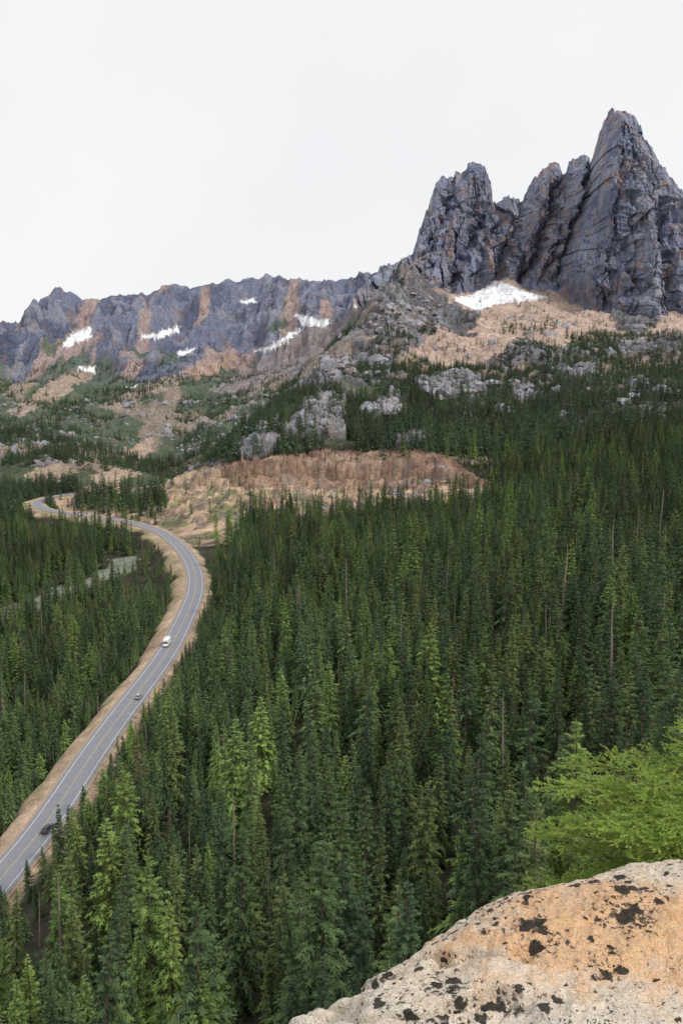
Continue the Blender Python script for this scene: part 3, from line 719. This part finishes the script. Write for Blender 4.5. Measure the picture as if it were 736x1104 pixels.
# ------------------------------------------------------------ foreground young hemlock
def shrub(name,base,top,seed,color_mat,rmax):
    rg=np.random.default_rng(seed);segs=[];tr=[]
    b=np.array(base);tp=np.array(top)
    nB=60
    for i in range(nB):
        f=i/(nB-1);c=tp+(b-tp)*(f**.9)*.36
        L=(.16+1.6*(tp[2]-c[2]))*rg.uniform(.8,1.1);L=min(L,rmax*rg.uniform(.7,1.08))
        an=rg.uniform(0,2*np.pi) if rg.random()<.25 else rg.normal(math.radians(192),.6)
        di=np.array([math.cos(an),math.sin(an),0]);la=np.array([-di[1],di[0],0]);up=rg.uniform(.18,.42);dr=rg.uniform(.2,.42)
        pl=rg.uniform(-.25,.25)
        def sp_(s): return c+di*L*s+np.array([0,0,L*(up*s-dr*s*s)])
        K=14
        for k in range(K): segs.append((sp_(k/K),sp_((k+1)/K),1.0,la))
        tr.append((sp_(0),sp_(.85),.012))
        nt=int(L/.042)
        for j in range(nt):
            s=.08+.92*(j+rg.random())/nt
            for sd_ in (-1,1):
                tl=(.36*L*(1-s)**.8*min(1,.4+s*2)+.05)*rg.uniform(.6,1.15)
                d1=di*math.cos(.75)+la*sd_*math.sin(.75)+np.array([0,0,rg.uniform(-.2,.2)+pl*sd_*.4]);d1/=np.linalg.norm(d1)
                l1=np.cross(d1,[0,0,1]);l1/=np.linalg.norm(l1)
                p0=sp_(s);p1=p0+d1*tl+np.array([0,0,-.10*tl]);segs.append((p0,p1,.9,l1))
                ns_=int(tl/.045)
                for m_ in range(ns_):
                    q=(m_+.6)/ns_;pp=p0+(p1-p0)*q;s2=(-1)**m_
                    tl2=.45*tl*(1-q)+.03
                    d2=d1*.75+l1*s2*.65+np.array([0,0,rg.uniform(-.1,.25)]);segs.append((pp,pp+d2*tl2,.8,np.cross(d2,[0,0,1])))
    A_=np.array([s[0] for s in segs]);B_=np.array([s[1] for s in segs]);LL=np.linalg.norm(B_-A_,axis=1);LA=np.array([s[3] for s in segs])
    LA/=np.linalg.norm(LA,axis=1)[:,None]+1e-9
    cnt=np.maximum(4,(LL/.0022).astype(int));idx=np.repeat(np.arange(len(LL)),cnt)
    n_=len(idx);tq=rg.random(n_);p=A_[idx]+(B_-A_)[idx]*tq[:,None]
    D_=(B_-A_)[idx]/LL[idx][:,None];la=LA[idx];upv=np.cross(la,D_)
    an=rg.uniform(0,2*np.pi,n_)
    d=D_*rg.uniform(.5,1.1,n_)[:,None]+la*np.cos(an)[:,None]*.8+upv*(np.sin(an)*.5)[:,None];d/=np.linalg.norm(d,axis=1)[:,None]
    ln=rg.uniform(.012,.020,n_)[:,None]*(1.1-.4*tq[:,None]);wd=.0019
    sw=np.cross(d,upv+.5*rg.normal(size=(n_,3)));sw/=np.linalg.norm(sw,axis=1)[:,None]
    v=np.stack([p-sw*wd,p+sw*wd,p+d*ln],1).reshape(-1,3)
    f=np.arange(n_*3).reshape(-1,3)
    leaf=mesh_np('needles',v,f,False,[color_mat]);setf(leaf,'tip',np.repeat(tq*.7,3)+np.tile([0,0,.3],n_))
    bm=bmesh.new()
    def cyl(p0,p1,r0,r1):
        p0=Vector(p0);p1=Vector(p1);dv=(p1-p0).normalized();sx=dv.orthogonal().normalized();sy=dv.cross(sx)
        a1=[bm.verts.new(p0+(sx*math.cos(t)+sy*math.sin(t))*r0) for t in [k*math.pi/3 for k in range(6)]]
        a2=[bm.verts.new(p1+(sx*math.cos(t)+sy*math.sin(t))*r1) for t in [k*math.pi/3 for k in range(6)]]
        for k in range(6): bm.faces.new([a1[k],a1[(k+1)%6],a2[(k+1)%6],a2[k]])
    cyl(b,tp,.05,.006)
    for p0,p1,r0 in tr: cyl(p0,p1,r0*.7,.002)
    me=bpy.data.meshes.new('trunk');bm.to_mesh(me);bm.free();me.materials.append(M_bark);to=bpy.data.objects.new('trunk',me);scene.collection.objects.link(to)
    e=bpy.data.objects.new(name,None);scene.collection.objects.link(e);leaf.parent=e;to.parent=e
    print('needles',n_)
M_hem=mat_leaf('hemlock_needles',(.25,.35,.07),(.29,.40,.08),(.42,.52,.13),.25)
shrub('hemlock_sapling',(1.86,3.60,-4.6),(1.80,3.55,-1.50),5,M_hem,.92)
# ------------------------------------------------------------ light
w=bpy.data.worlds.new('World');scene.world=w;w.use_nodes=True;nt=w.node_tree;nt.nodes.clear()
az,el=math.radians(118),math.radians(46)
sk_=nt.nodes.new('ShaderNodeTexSky');sk_.sky_type='NISHITA';sk_.sun_disc=False;sk_.sun_elevation=el;sk_.sun_rotation=az
b1=nt.nodes.new('ShaderNodeBackground');b1.inputs[1].default_value=.1;nt.links.new(sk_.outputs[0],b1.inputs[0])
b2=nt.nodes.new('ShaderNodeBackground');b2.inputs[1].default_value=1.0
tc=nt.nodes.new('ShaderNodeTexCoord');nz=nt.nodes.new('ShaderNodeTexNoise');nz.inputs['Scale'].default_value=2.5;nz.inputs['Detail'].default_value=4
nt.links.new(tc.outputs['Generated'],nz.inputs['Vector'])
cr=nt.nodes.new('ShaderNodeValToRGB');cr.color_ramp.elements[0].color=(.90,.905,.92,1);cr.color_ramp.elements[1].color=(.97,.97,.97,1);cr.color_ramp.elements[0].position=.3;cr.color_ramp.elements[1].position=.7
nt.links.new(nz.outputs['Fac'],cr.inputs[0]);nt.links.new(cr.outputs[0],b2.inputs[0])
mx=nt.nodes.new('ShaderNodeMixShader');mx.inputs[0].default_value=.95;nt.links.new(b1.outputs[0],mx.inputs[1]);nt.links.new(b2.outputs[0],mx.inputs[2])
wo=nt.nodes.new('ShaderNodeOutputWorld');nt.links.new(mx.outputs[0],wo.inputs[0])
sl=bpy.data.lights.new('sun','SUN');sl.energy=2.1;sl.angle=math.radians(10);sl.color=(1,.95,.88)
so=bpy.data.objects.new('sun',sl);scene.collection.objects.link(so)
dv=Vector((math.sin(az)*math.cos(el),math.cos(az)*math.cos(el),math.sin(el)));so.rotation_euler=dv.to_track_quat('Z','Y').to_euler();so.location=(0,0,300)
# ------------------------------------------------------------ camera
cd=bpy.data.cameras.new('camera');co=bpy.data.objects.new('camera',cd);scene.collection.objects.link(co)
cd.sensor_fit='VERTICAL';cd.sensor_height=36;cd.lens=36*F/1104;cd.clip_start=.05;cd.clip_end=30000
co.location=(0,0,0);co.rotation_euler=(math.radians(82),0,0);scene.camera=co
